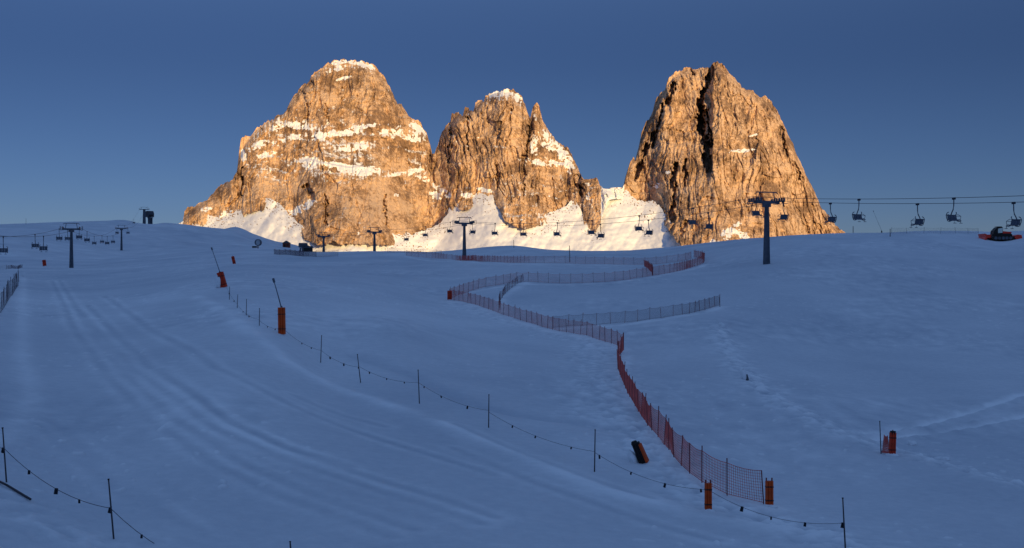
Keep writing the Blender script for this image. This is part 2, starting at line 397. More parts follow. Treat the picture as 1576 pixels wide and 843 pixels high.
def detail(X, Y):
    """small relief of the snow and its tone (packed / loose, plus painted shading of grooves and hollows), both fixed to the ground"""
    r = np.hypot(X, Y)
    dz = .13*fbm(X/26, Y/26, 2, 2) + .022*fbm(X/6, Y/6, 3, 4)
    dz = dz*(1+np.clip((r-120)/250, 0, 1.8))
    tone = .05*fbm(X/18, Y/45, 3, 8)+.07*fbm(X/60, Y/90, 2, 9)
    near = r < 420
    x = X[near]; y = Y[near]
    d_ = np.zeros(len(x)); t_ = np.zeros(len(x))
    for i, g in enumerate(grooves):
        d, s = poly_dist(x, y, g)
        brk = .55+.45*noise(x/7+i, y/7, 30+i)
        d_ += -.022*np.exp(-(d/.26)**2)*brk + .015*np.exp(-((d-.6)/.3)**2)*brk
        t_ += (-.11*np.exp(-(d/.34)**2) + .10*np.exp(-((d-.65)/.35)**2))*brk  # groove shading painted into the tone: dark bottom, pale shoulders
    d, s = poly_dist(x, y, edge_left)
    d_ += -.5*sst(-3, 3, d*s)*np.exp(-(d/14)**2); t_ += .12*np.exp(-(d/.7)**2)
    d, s = poly_dist(x, y, berm)
    d_ += .16*np.exp(-(d/1.0)**2); t_ += .20*np.exp(-((d)/.9)**2)*(.6+.6*noise(x/4, y/4, 50))
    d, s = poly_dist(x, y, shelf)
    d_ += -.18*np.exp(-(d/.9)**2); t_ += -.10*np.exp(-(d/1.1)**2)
    d, s = poly_dist(x, y, valley_fold)
    d_ += -.35*np.exp(-(d/5)**2)
    for g in bright_tracks:
        d, s = poly_dist(x, y, g)
        d_ += -.10*np.exp(-(d/.5)**2)+.14*np.exp(-((d-.75)/.4)**2)*(1+noise(x/1.1, y/1.1, 60)); t_ += .34*np.exp(-(d/.5)**2)*(.7+.5*noise(x/2.5, y/2.5, 61))
    for i, (g, rad, amp) in enumerate(rough):
        d, s = poly_dist(x, y, g)
        mk = np.exp(-(d/(rad*(1+.5*noise(x/5, y/5, 70+i))))**2)
        n_ = fbm(x/.95, y/.95, 3, 80+i)
        d_ += mk*amp*(.19*n_+.15*np.abs(noise(x/2.2, y/2.2, 90+i))); t_ += mk*amp*(.24*n_+.07)
    d, s = poly_dist(x, y, bank)
    d_ += .35*sst(-1.5, 1.5, -d*s)*np.exp(-(d/7)**2)
    for i, g in enumerate(fence_feet):
        d, s = poly_dist(x, y, g)
        b_ = .6+.6*noise(x/4, y/4, 110+i)
        d_ += .10*np.exp(-(d/.7)**2)*b_; t_ += .26*np.exp(-(d/.8)**2)*b_
    # wind ripples and crumbs away from the groomed piste
    rp = sst(-.05, .3, noise(x/30, y/30, 41))
    d_ += .02*rp*fbm(x/1.3, y/2.4, 2, 43); t_ += .09*rp*fbm(x/1.6, y/3, 2, 44)
    crumb = sst(.52, .75, noise(x/.75, y/.75, 47))*sst(.0, .3, noise(x/22, y/22, 48))
    d_ += .10*crumb; t_ += .15*crumb
    dz = np.array(dz); dz[near] += d_; tone[near] += t_
    far = sst(150, 320, r)
    tone = tone + far*.06*fbm(X/9, Y/22, 3, 52)
    return dz, tone
def zg(X, Y):
    X = np.atleast_1d(np.asarray(X, float)); Y = np.atleast_1d(np.asarray(Y, float))
    return zbase(X, Y)+detail(X, Y)[0]
def at(px, py):
    """the ground point seen at that place in the photograph"""
    Y = hit(px, py, zg); X = (px-CX)/F*Y
    return Vector((X, Y, float(zg(X, Y)[0])))
def on(X, Y): return Vector((X, Y, float(zg(X, Y)[0])))

# one polar sheet round the camera, fine inside the view
thv = np.linspace(-.44, .44, 900)
tho = np.concatenate([np.linspace(.44, math.pi, 70)[1:], ])
th = np.concatenate([-tho[::-1], thv, tho])
rr = np.concatenate([np.linspace(1.5, 30, 12)[:-1], np.exp(np.linspace(math.log(30), math.log(480), 760))[:-1],
                     np.exp(np.linspace(math.log(480), math.log(2000), 130))[:-1], np.exp(np.linspace(math.log(2000), math.log(12000), 20))])
TH, RR = np.meshgrid(th, rr)
GX, GY = RR*np.sin(TH), RR*np.cos(TH)
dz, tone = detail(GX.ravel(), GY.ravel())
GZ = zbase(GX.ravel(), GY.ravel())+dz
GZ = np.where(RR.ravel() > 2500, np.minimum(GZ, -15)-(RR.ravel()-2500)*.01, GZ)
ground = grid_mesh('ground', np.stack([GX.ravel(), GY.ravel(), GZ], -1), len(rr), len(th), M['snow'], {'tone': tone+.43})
tag(ground, 'blue shaded snow slope with ski pistes', 'snow slope', kind='structure')

# ------------------------------------------------------------------ the rock peaks
TOP = [(180,352),(270,350),(281,344),(284,325),(290,318),(303,316),(312,312),(330,295),(340,285),(352,278),(358,275),(365,262),(367,244),(368.5,230),(371,215),(385,208),(400,195),(415,185),(428,178),(440,172),(447,158),(455,145),(462,133),(475,125),(485,110),(500,100),(515,94),(530,91),(550,93),(565,97),(578,101),(583,112),(590,116),(596,128),(604,142),(610,155),(618,160),(625,172),(632,182),(640,186),(648,190),(656,205),(661,222),(664,235),(668,238),(674,222),(680,205),(686,196),(693,190),(695,175),(703,172),(712,176),(714,170),(717,164),(722,168),(728,172),(732,158),(738,155),(744,156),(747,148),(760,142),(778,138),(790,136),(794,142),(803,148),(808,160),(812,175),(816,186),(820,165),(826,156),(830,162),(834,180),(840,195),(846,205),(852,210),(862,220),(872,228),(880,238),(886,250),(893,265),(898,275),(903,277),(912,275),(918,273),(924,283),(930,290),(945,291.5),(958,290),(962,280),(966,262),(972,245),(975,238),(978,248),(984,225),(988,205),(994,190),(1000,182),(1006,170),(1010,150),(1016,143),(1024,140),(1030,118),(1036,114),(1045,108),(1055,106),(1062,104),(1068,107),(1080,105),(1094,104),(1100,97),(1106,96),(1114,102),(1122,113),(1132,121),(1142,132),(1152,138),(1160,140),(1166,147),(1178,149),(1188,158),(1196,168),(1204,185),(1212,205),(1220,220),(1228,240),(1236,260),(1244,278),(1254,298),(1264,318),(1274,330),(1282,340),(1290,348),(1297,356),(1310,366),(1420,372)]
BASE = [(180,354),(281,345),(293,341),(313,331),(330,338),(345,338),(356,334),(387,311),(415,309),(430,316),(441,330),(454,343),(470,355),(489,364),(505,361),(513,355),(522,362),(560,361),(600,364),(640,363),(664,354),(684,344),(691,332),(694,302),(700,299),(710,309),(718,313),(724,306),(740,298),(766,298),(770,316),(781,330),(809,339),(823,334),(850,330),(871,322),(886,305),(892,325),(905,346),(920,341),(928,325),(930,300),(934,292.5),(945,292.5),(959,291.5),(966,298),(976,309),(991,315),(1006,311),(1018,322),(1027,340),(1044,359),(1063,376),(1080,392),(1300,396),(1420,396)]
TOP = np.array(sorted(TOP), float); BASE = np.array(sorted(BASE), float)
MPP = 1.42                                   # metres a photograph pixel spans at the peaks
du = .8
U = np.arange(180, 1420, du); NC = len(U)
top = np.interp(U, TOP[:, 0], TOP[:, 1]); base = np.interp(U, BASE[:, 0], BASE[:, 1])
rocky = sst(282, 292, U)*(1-sst(926, 934, U)*(1-sst(957, 962, U)))
jag = fbm(U/9, U*0+3.3, 3, 21)*3.0 + np.abs(noise(U/4.5, U*0+.7, 22))*3.2 - 1.2
top = top + jag*rocky*sst(2, 20, base-top)
base = gauss(base, 4.5/du)+(3.2*noise(U/8, U*0+2.2, 23)+2.0*noise(U/3.1, U*0+5.2, 24))*rocky; base = np.maximum(base, top+.6)
tops = gauss(top, 14/du)
YC = np.interp(U, [180, 300, 520, 640, 668, 700, 780, 860, 905, 945, 985, 1060, 1200, 1420], [2520, 2570, 2720, 2740, 2740, 2690, 2680, 2620, 2490, 2450, 2690, 2750, 2720, 2600])
YC = gauss(YC, 12/du)

def seg_feature(PX, PY, line, hw):
    d, s = poly_dist(PX, PY, line)
    return 1-sst(hw*.55, hw, d)

def facets(x, y, seed):
    """broken rock: cells, each a plane with a tilt of its own"""
    xi = np.floor(x).astype(int); yi = np.floor(y).astype(int)
    best = np.full(x.shape, 1e9); out = np.zeros(x.shape)
    for dx in (-1, 0, 1):
        for dy in (-1, 0, 1):
            h = _perm[(_perm[(xi+dx+seed) & 255]+yi+dy+seed*7) & 255]; h2 = _perm[(h+37) & 255]; h3 = _perm[(h+101) & 255]; h4 = _perm[(h+163) & 255]
            ex = x-(xi+dx+.5+(h/255-.5)*.9); ey = y-(yi+dy+.5+(h2/255-.5)*.9); d = ex*ex+ey*ey
            v = ((h3/255-.5)*2.0*ex+(h4/255-.62)*1.3*ey+(h2/255-.5)*.7)
            m = d < best; best = np.where(m, d, best); out = np.where(m, v, out)
    return out

def relief(PX, PY):
    """how far the rock stands out towards the viewer, metres, over (pixel x, pixel y)"""
    x = PX*MPP; z = -PY*MPP
    wx = 14*noise(x/90, z/120, 1)+6*noise(x/30, z/45, 2)
    xs = x+wx+.12*z*np.where(PX < 660, -.3, .25)
    big = 9*facets(xs/66+.3*noise(x/40, z/50, 31), z/105+.3*noise(x/50, z/50, 32), 21)+30*noise(xs/190, z/520, 3)+20*noise(xs/85, z/300, 4)
    rib = (1-np.abs(noise(xs/62, z/260, 5))*1.6)*17+facets(xs/34+.4*noise(x/20, z/30, 19), z/95+.3*noise(x/25, z/25, 20), 3)*13
    rib2 = (np.abs(noise(xs/30, z/120, 6)))*7+facets(xs/13+.4*noise(x/9, z/24, 23), z/56+.4*noise(x/12, z/22, 24), 9)*7.0-7*sst(.90, 1, 1-np.abs(noise(xs/17, z/190, 27))*1.6)-9*sst(.93, 1, 1-np.abs(noise(xs/34, z/240, 28))*1.6)
    rib3 = (1-np.abs(noise(xs/15, z/46, 7))*1.5)*6.0+facets(xs/6.2+.4*noise(x/5, z/7, 25), z/22+.4*noise(x/6, z/11, 26), 14)*3.0
    fine = 2.8*fbm(xs/11, z/20, 3, 9, .6)+1.6*(1-2*np.abs(noise(xs/5.5, z/11, 12)))
    # bedding: ledges that dip gently
    q = (z+.10*x+9*noise(x/60, z/60, 13)+3*noise(x/18, z/18, 15))/24.0
    fr = q-np.floor(q)
    led = (sst(.0, .24, fr)-fr)                      # steep riser, then a tread
    ledamp = np.clip(.35+.9*noise(x/75, z/50, 14), 0, 1.3)
    band = np.clip(np.exp(-((PY-222)/55)**2)*sst(395, 440, PX)*(1-sst(640, 665, PX))
                   + .9*np.exp(-((PX-850)/40)**2)*np.exp(-((PY-235)/42)**2), 0, 1)
    ribw = 1-.55*band
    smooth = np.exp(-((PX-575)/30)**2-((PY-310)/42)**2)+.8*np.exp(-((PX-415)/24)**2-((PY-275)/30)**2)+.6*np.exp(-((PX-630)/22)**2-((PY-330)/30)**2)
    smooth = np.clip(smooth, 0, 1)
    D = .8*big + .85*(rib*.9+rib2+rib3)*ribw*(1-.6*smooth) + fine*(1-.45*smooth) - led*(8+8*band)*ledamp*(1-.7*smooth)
    # clefts and chimneys
    jx = PX+4.5*noise(PX/9, PY/14, 16)+2.6*noise(PX/3.2, PY/5, 17); jy = PY
    for line, hw, dep in (
        ([(1096,104),(1092,120),(1084,140),(1077,160),(1076,185),(1080,205)], 5.2, 75),
        ([(1080,165),(1079,190),(1085,215),(1091,240),(1091,262),(1086,240)], 5.6, 75),
        ([(1088,170),(1092,200),(1095,225)], 3.2, 60),
        ([(1037,128),(1032,143),(1029,158)], 3.6, 40), ([(1016,178),(1011,200),(1006,226)], 3.2, 38), ([(1006,205),(1003,225)], 2.6, 30),
        ([(988,248),(983,262),(977,276)], 3.6, 40), ([(1040,252),(1036,280),(1038,305),(1033,340)], 4.6, 42), ([(1057,246),(1054,262),(1053,285)], 3.4, 34),
        ([(1022,160),(1018,172)], 3, 35), ([(996,222),(990,240)], 3, 40), ([(1064,104),(1066,113)], 3.4, 40),
        ([(1202,196),(1208,222),(1211,238)], 3, 26), ([(1224,250),(1232,275)], 2.2, 16), ([(1055,340),(1050,362)], 3, 18),
        ([(373,258),(373,300)], 2.4, 26), ([(368,300),(350,318)], 2.2, 14), ([(472,287),(480,298),(478,306)], 6.5, 30), ([(500,298),(503,345)], 2.2, 20),
        ([(592,300),(594,345)], 2, 18), ([(474,160),(472,185)], 1.8, 14), ([(502,160),(503,190)], 1.8, 12), ([(813,195),(815,215),(810,240)], 3, 30), ([(766,255),(765,290)], 2.4, 18),
        ([(718,180),(720,230)], 2, 18), ([(693,200),(690,250)], 2, 16), ([(893,288),(895,302)], 3, 25), ([(664,240),(668,280)], 3, 10), ([(806,240),(806,300)], 2.6, 20)):
        D = D-dep*seg_feature(jx, jy, line, hw)
    # faces that stand forward
    D = D+30*sst(1090, 1098, PX+3*noise(PX/8, PY/16, 18))*(1-sst(250, 290, PY))*(PX > 1000)
    D = D+26*np.exp(-((PX-826)/6)**4)*(1-sst(190, 215, PY))
    D = D+40*sst(800, 775, PX+.05*(PY-200))*sst(690, 705, PX)*(1-sst(240, 300, PY))*(PX < 815)*.6
    return D, band, smooth

NR = 430
t = np.linspace(0, 1, NR)[:, None]
low = base+14
PX = np.repeat(U[None], NR, 0); PY = top[None]+(low-top)[None]*t
s = np.maximum(PY-tops[None], 0)*MPP+6*np.log1p(np.exp((PY-tops[None])*.2-1))
D, band, smooth = relief(PX, PY)
lean = .40*s + 30*(1-np.exp(-s/25.0))
lean = lean + .0012*np.maximum(s-60, 0)*np.maximum(s-60, 0)*.35
YF = YC[None]-lean-D*(sst(-4, 30, s)*.6+.4)
# snow that lies on what is flat enough
PXw = (PX-CX)/F*YF; PZw = (CY-PY)/F*YF
P3 = np.stack([PXw, YF, PZw], -1)
def grid_normals(P):
    a = np.gradient(P, axis=1); b = np.gradient(P, axis=0)
    n = np.cross(b, a); n /= np.linalg.norm(n, axis=-1, keepdims=True)+1e-9
    return n*np.where(n[..., 1:2] > 0, -1, 1)
def soften(a, n=3):
    for ax in (0, 1):
        p = np.concatenate([a.take([0]*n, ax), a, a.take([-1]*n, ax)], ax); c = np.cumsum(p, ax)
        m_ = a.shape[ax]; a = (c.take(range(2*n, 2*n+m_), ax)-np.concatenate([np.zeros_like(c.take([0], ax)), c], ax).take(range(0, m_), ax))/(2*n+1)
    return a
YS = soften(soften(YF, 3), 2)
nz = grid_normals(np.stack([(PX-CX)/F*YS, YS, (CY-PY)/F*YS], -1))[..., 2]
def blob(cx, cy, rx, ry, rot=0):
    c, s_ = math.cos(R(rot)), math.sin(R(rot)); x = PX-cx; y = PY-cy
    return np.exp(-(((x*c+y*s_)/rx)**2+((-x*s_+y*c)/ry)**2)**2)
mask = np.zeros_like(PX)
for b_ in ((460,193,26,6,8),(448,213,30,5,-12),(500,208,26,6,-8),(545,200,40,5,-12),(610,205,32,9,5),(628,212,20,6,8),(480,246,16,10,0),(470,252,12,5,30),(535,258,38,5,12),
           (540,228,18,5,0),(557,223,9,6,0),(530,95,26,4.5,-2),(562,99,20,5,18),(520,105,18,4,-20),(530,120,14,3,-15),(640,195,16,5,30),(545,262,30,6,10),(575,262,14,6,0),(430,195,16,4,-20),
           (770,141,27,6.5,-8),(798,150,9,7,30),(836,212,14,12,40),(850,225,16,10,40),(868,240,18,9,40),(822,222,7,20,0),(830,250,22,5,15),(876,256,10,8,40),(850,248,18,6,20),
           (680,292,16,6,30),(672,300,14,7,10),(690,300,8,6,40),(462,322,24,7,-28),(445,326,12,6,10),(478,312,10,6,-20),(1118,360,9,10,0),(1128,356,8,7,0),(1142,360,14,7,30),(1135,345,8,4,-20),(1100,372,8,5,0),
           (1140,232,24,3,-6),(1158,208,10,2.5,-10),(1030,265,8,3,0),(1010,285,8,6,30),(318,322,10,4,-10),(330,335,14,4,-10),(350,328,14,6,-25),(640,262,14,4,-20),(655,275,12,5,10),(610,268,18,3,-10),
           (720,300,10,5,0),(745,292,16,4,10),(905,300,4,8,0),(375,240,5,10,0),(400,222,16,5,-25),(410,238,14,4,-15),(610,300,5,3,0)):
    mask = np.maximum(mask, blob(*b_))
nzs = nz
led_n = fbm(PX/7, PY/4.5, 3, 33)
regional = np.where(PX < 665, (.12*sst(160, 190, PY)*(1-sst(255, 285, PY))-.20-.16*sst(270, 300, PY)), np.where(PX < 930, -.20, -.42))
snow = sst(.42, .70, nzs+.14*led_n+regional)*.85
snow = np.clip(snow*.7+mask*(.41+.55*noise(PX/10, PY/26, 39)+.6*led_n+.6*fbm(PX/3.2, PY/2.2, 2, 34)+.75*np.clip(nzs, -.3, .7)), 0, 1.1)
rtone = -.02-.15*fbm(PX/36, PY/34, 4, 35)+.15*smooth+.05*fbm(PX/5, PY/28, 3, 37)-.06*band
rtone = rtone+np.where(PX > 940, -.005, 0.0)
snow = np.maximum(snow, 1.25*sst(922, 928, PX)*(1-sst(958, 963, PX)))
snow_a = snow*1.0-.08
keep = np.ones((NR-1, NC-1), bool)
peaks = [
 ('broad massive rock peak with snowy ledges and a rounded summit, leftmost of the three peaks', 180, 668),
 ('middle rock peak with a snow capped top and a thin needle beside it', 668, 946),
 ('tall blunt rock tower split by a long dark cleft, right of the snowy saddle', 946, 1419)]
for lab, u0, u1 in peaks:
    i0 = int(round((u0-180)/du)); i1 = min(int(round((u1-180)/du)), NC-1)
    sl = slice(i0, i1+1); nc = i1-i0+1
    front = P3[:, sl]
    # the far side: same outline, falling away behind
    nb = 40; tb = np.linspace(0, 1, nb)[:, None]
    pyb = top[None, sl]+(low-top)[None, sl]*tb
    sb = np.maximum(pyb-tops[None, sl], 0)*MPP
    yb = YF[0:1, sl]+14+.55*sb+10*noise(PX[:nb, sl]/12, pyb/30, 44)*sst(0, 20, sb)
    back = np.stack([(PX[:nb, sl]-CX)/F*YF[0:1, sl], yb, (CY-pyb)/F*YF[0:1, sl]], -1)
    V = np.concatenate([back[::-1], front], 0)
    n_s = np.concatenate([np.zeros((nb, nc))-.1, snow_a[:, sl]], 0); n_t = np.concatenate([np.zeros((nb, nc)), rtone[:, sl]], 0)
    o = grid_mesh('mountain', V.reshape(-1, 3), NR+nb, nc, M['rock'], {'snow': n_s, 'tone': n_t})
    tag(o, lab, 'mountain', kind='structure')

# sunlit snow aprons under the cliffs
jb = int(0)
YBs = np.array([np.interp(base[i], PY[:, i], gauss(YF[:, i], 4)) for i in range(NC)])
YBs = gauss(YBs, 34/du); bsm = gauss(base, 26/du)
NA = 130
ta = np.linspace(0, 1, NA)[:, None]**1.15
a_top = base-4.0
APX = np.repeat(U[None], NA, 0); APY = a_top[None]+(446-a_top)[None]*ta
bump = 6*fbm(APX/38, APY/26, 3, 51)+1.3*noise(APX/6, APY/5, 53)
fan = 10*np.abs(noise(APX/34+.02*APY, APY/160, 54))
AY = YBs[None]-(APY-bsm[None])*2.1+4-(bump+fan)
AV = np.stack([(APX-CX)/F*AY, AY, (CY-APY)/F*AY], -1)
spots = sst(.54, .68, noise(APX/2.7, APY/1.9, 61)+.38*noise(APX/22, APY/12, 62)+.22*np.exp(-np.maximum(APY-base[None], 0)/9))*(1-sst(15, 60, APY-base[None]))
at_snow = 1.1-1.2*spots
apron = grid_mesh('snow_field', AV.reshape(-1, 3), NA, NC, M['rock'], {'snow': at_snow, 'tone': np.zeros(NA*NC)-.1})
tag(apron, 'sunlit snow apron sweeping down below the three rock peaks', 'snow field', kind='structure')

# ------------------------------------------------------------------ the ridge behind the camera that keeps the slope in shade
hx = np.array([-math.sin(R(SUN_AZ)), -math.cos(R(SUN_AZ))])      # way the light travels, on the ground
px_ = np.array([hx[1], -hx[0]])
TR, HR = -1500.0, 455.0
na, nb_ = 160, 90
aa = np.linspace(-3600, 3600, na); bb = np.linspace(-1, 1, nb_)
AA, BB = np.meshgrid(aa, bb)
crest = HR*(1-sst(2500, 3500, np.abs(AA))*.8)+9*noise(AA/160, AA*0, 71)+4*noise(AA/50, AA*0, 72)
H = crest*(1-np.abs(BB)**1.1)+(1-np.abs(BB)**2)*np.minimum(np.abs(BB)*6, 1)*(38*fbm(AA/260, BB*3, 4, 73))
tt = TR+BB*np.where(BB < 0, 900, 850)
V = np.stack([AA*px_[0]+tt*hx[0], AA*px_[1]+tt*hx[1], H-30], -1)
ridge = grid_mesh('hills', V.reshape(-1, 3), nb_, na, M['rock'], {'snow': .55+.5*fbm(AA/90, BB*8, 3, 75), 'tone': np.zeros(AA.size)})
tag(ridge, 'snowy rock ridge behind the viewpoint', 'ridge', kind='structure')

# ------------------------------------------------------------------ chairlift on the right
LA = Vector((44.7, 217.0)); LD = Vector((-.3635, .9316)); LN = Vector((.9316, .3635))
GAUGE = 2.35
def line_xy(tm, side): return LA+LD*tm+LN*(side*GAUGE)
L_HEAD = math.atan2(-LD.x, LD.y)                       # turns local +Y along the line
def pylon(name, label, loc, rz, h, group, half=GAUGE, r0=.62, r1=.36):
    t = thing(name, label, 'lift pylon', loc, rz, group)
    m = MB(); m.tube([(0, 0, -1.5), (0, 0, .5)], r0*1.02, 14); m.tube([(0, 0, .5), (0, 0, h-.2)], r0, 14, r1); m.build('column', M['steel'], t, smooth=False)
    m = MB(); m.box((0, 0, h), (half*2+.5, .45, .5), bev=.05); m.box((0, 0, h-.55), (1.6, .4, .6)); m.build('cross_arm', M['steel'], t)
    for s in (-1, 1):
        m = MB(); m.box((s*half, 0, h+.18), (.2, 4.2, .28)); m.build('sheave_beam', M['steel'], t)
        sb = t.children[-1]
        for k in range(6):
            w_ = MB(); w_.tube([(s*half-.08, -1.9+k*.76, h+.48), (s*half+.08, -1.9+k*.76, h+.48)], .24, 12); w_.build('sheave', M['steel'], sb)
        m = MB(); m.box((s*half+s*.5, 0, h-.25), (.5, 4.0, .07))
        for y in (-2, -.7, .7, 2): m.box((s*half+s*.72, y, h+.3), (.06, .06, 1.1))
        m.box((s*half+s*.72, 0, h+.85), (.06, 4.0, .06)); m.box((s*half+s*.72, 0, h+.35), (.05, 4.0, .05)); m.build('catwalk', M['steel'], t)
        m = MB(); m.tube([(s*half*.72, 0, h+.2), (s*half*.62, 0, h+1.7)], .09, 8); m.build('gantry_leg', M['steel'], t)
    m = MB(); m.box((0, 0, h+1.75), (half*1.75, .16, .18)); m.tube([(-half*.85, 0, h+1.72), (-half*1.02, 0, h+1.45)], .07, 6); m.tube([(half*.85, 0, h+1.72), (half*1.02, 0, h+1.45)], .07, 6); m.build('gantry_beam', M['steel'], t)
    m = MB()
    for s in (-1, 1): m.tube([(s*.2, -r0-.12, .3), (s*.2, -r1-.12, h-.3)], .035, 6)
    for k in range(int(h/.4)): z = .5+k*.4; m.box((0, -r0-.12+(r0-r1)*(z/h), z), (.4, .04, .04))
    m.build('ladder', M['steel'], t)
    return t
PY_R = []
def z_at(py, Y): return (CY-py)/F*Y
for tm, ytop, lab in ((-125, None, 'lift pylon out to the right of the snow groomer, lowest of the line'),
                      (0, 311, 'tall dark lift pylon standing in front of the right hand rock tower'),
                      (162, 343.5, 'dark lift pylon in front of the sunlit snow below the middle peak'),
                      (265, 357, 'small lift pylon half hidden by the snow crest under the broad left peak'),
                      (351, 363.5, 'smallest lift pylon beside the dark station roof on the far crest')):
    p = LA+LD*tm
    g = on(p.x, p.y)
    ztop = z_at(ytop, p.y) if ytop else 8.6
    PY_R.append((tm, ztop))
    pylon('lift_pylon', lab, g, L_HEAD, ztop-g.z, 'pylons of the right hand chairlift')
ST_T = 392.0
PY_R.append((ST_T, z_at(367, (LA+LD*ST_T).y)))
def rope_z(tm):
    for (t0, z0), (t1, z1) in zip(PY_R[:-1], PY_R[1:]):
        if t0 <= tm <= t1:
            u = (tm-t0)/(t1-t0); return z0+(z1-z0)*u-4*(t1-t0)**2*.00009*u*(1-u)+.5
    return PY_R[-1][1]
for s, lab in ((-1, 'near haul rope of the right hand chairlift, hung on the left pylon arms'), (1, 'far haul rope of the right hand chairlift, hung on the right pylon arms')):
    m = MB(); P_ = []
    for k in range(130):
        tm = -125+(ST_T+125)*k/129; p = line_xy(tm, s); P_.append((p.x, p.y, rope_z(tm)-.3*s))
    m.tube(P_, .04, 6)
    tag(m.build('haul_rope', M['rope']), lab, 'cable', 'haul ropes of the right hand chairlift')

def make_chair():
    """three seat lift chair hanging below its grip; it faces +Y"""
    t = thing('lift_chair', None, 'chairlift chair')
    m = MB(); m.box((0, 0, -.05), (.22, .55, .3)); m.build('rope_grip', M['rope'], t)
    m = MB(); m.tube([(0, 0, -.15), (0, -.02, -1.0), (0, -.14, -1.55), (0, -.42, -1.95), (0, -.62, -2.3)], .075, 8); m.build('hanger', M['steel'], t)
    m = MB()
    for s in (-1, 1):
        m.tube([(s*.78, .55, -3.12), (s*.78, .1, -3.2), (s*.78, -.28, -3.12), (s*.78, -.5, -2.72), (s*.78, -.62, -2.3), (s*.78, -.42, -2.02), (s*.6, -.3, -1.9)], .06, 7)
    m.tube([(-.78, -.62, -2.3), (.78, -.62, -2.3)], .06, 7); m.build('side_frame', M['steel'], t)
    m = MB()
    for k in range(3): m.box((-.5+k*.5, .16, -3.02), (.47, .62, .13), Matrix.Rotation(R(6), 3, 'X'), .94, .05)
    m.build('seat', M['seat'], t)
    m = MB()
    for k in range(3): m.box((-.5+k*.5, -.36, -2.66), (.47, .11, .7), Matrix.Rotation(R(16), 3, 'X'), .95)
    m.build('backrest', M['seat'], t)
    m = MB()
    for s in (-1, 1): m.tube([(s*.78, -.6, -2.28), (s*.78, -.1, -2.25), (s*.78, .5, -2.5), (s*.5, .72, -3.0), (s*.5, .8, -3.45)], .035, 6)
    m.tube([(-.78, .5, -2.5), (.78, .5, -2.5)], .035, 6)
    for k in (-.5, .5): m.tube([(k-.25, .84, -3.46), (k+.25, .84, -3.46)], .04, 6)
    m.build('safety_bar', M['steel'], t)
    return t
chair0 = make_chair(); chair_used = False
def place_chair(tm, side, label, group, loc=None, rz=None):
    global chair_used
    c = chair0 if not chair_used else copy_tree(chair0); chair_used = True
    if loc is None:
        p = line_xy(tm, side); loc = (p.x, p.y, rope_z(tm)-.3*side-.05)
        rz = L_HEAD if side > 0 else L_HEAD+math.pi
    c.location = loc; c.rotation_euler = (0, 0, rz+random.uniform(-.06, .06))
    c['label'] = label; c['category'] = 'chairlift chair'; c['group'] = group
def solve_px(px, side):
    # line point seen in column px
    k = (px-CX)/F; o = LA+LN*(side*GAUGE)
    return (k*o.y-o.x)/(LD.x-k*LD.y)
for px, side, lab in (
  (1560, 1, 'lift chair at the right edge, hanging low just above the red snow groomer'),
  (1468, -1, 'lift chair in open sky on the near rope, left of and above the snow groomer'),
  (1412, 1, 'lift chair hanging in open sky on the far rope, middle of the three lower chairs'),
  (1322, -1, 'lift chair in open sky just right of the right rock tower'),
  (1278, 1, 'lift chair against the lower right corner of the right rock tower'),
  (1205, 1, 'lift chair under the right arm of the tallest pylon'),
  (1165, -1, 'lift chair under the left arm of the tallest pylon'),
  (1090, 1, 'far rope chair against the right rock tower, left of the tallest pylon'),
  (1067, -1, 'near rope chair against the left foot of the right rock tower'),
  (998, 1, 'upper of two chairs overlapping before the snowy saddle'),
  (984, -1, 'lower of two chairs overlapping before the snowy saddle'),
  (924, 1, 'right one of two chairs touching below the small rock buttress'),
  (911, -1, 'left one of two chairs touching below the small rock buttress'),
  (858, -1, 'lift chair below the right foot of the middle peak'),
  (806, -1, 'lift chair against the snow under the centre of the middle peak'),
  (762, -1, 'second chair to the right of the pylon below the middle peak'),
  (727, 1, 'chair just right of the column of the pylon below the middle peak'),
  (693, -1, 'first chair to the left of the pylon below the middle peak'),
  (655, -1, 'small chair against the dark rock foot of the broad left peak'),
  (625, 1, 'tiny chair near the crest right of the half hidden pylon')):
    place_chair(solve_px(px, side), side, lab, 'chairs on the right hand chairlift')

def station(name, label, loc, rz, sx, sy, h):
    t = thing(name, label, 'lift station', loc, rz)
    m = MB(); m.box((0, 0, h*.3-.6), (sx*.28, sy*.3, h*.6+1.2), bev=.2); m.build('pillar', M['steel'], t)
    m = MB()
    prof = [(-sy/2, h*.55), (sy/2, h*.55), (sy/2+.2, h*.72), (sy*.36, h*.95), (-sy*.3, h), (-sy/2-.2, h*.8)]
    m.prism(prof, -sx/2, sx/2); m.build('housing', M['roof'], t)
    m = MB(); m.box((0, -sy/2-.12, h*.66), (sx*.6, .1, h*.12)); m.build('window', M['gdark'], t)
    m = MB(); m.tube([(0, -sy*.3, h*.46), (0, -sy*.3, h*.52)], sx*.42, 20); m.build('bull_wheel', M['steel'], t)
    m = MB(); m.box((sx*.35, 0, h*.26), (sx*.12, sy*.5, h*.5)); m.build('stair', M['steel'], t)
    return t
p = LA+LD*(ST_T+3); g = on(p.x, p.y)
station('lift_station', 'dark top station roof of the right hand chairlift on the far crest', g, L_HEAD+math.pi, 3.6, 4, z_at(373.5, p.y)-g.z)

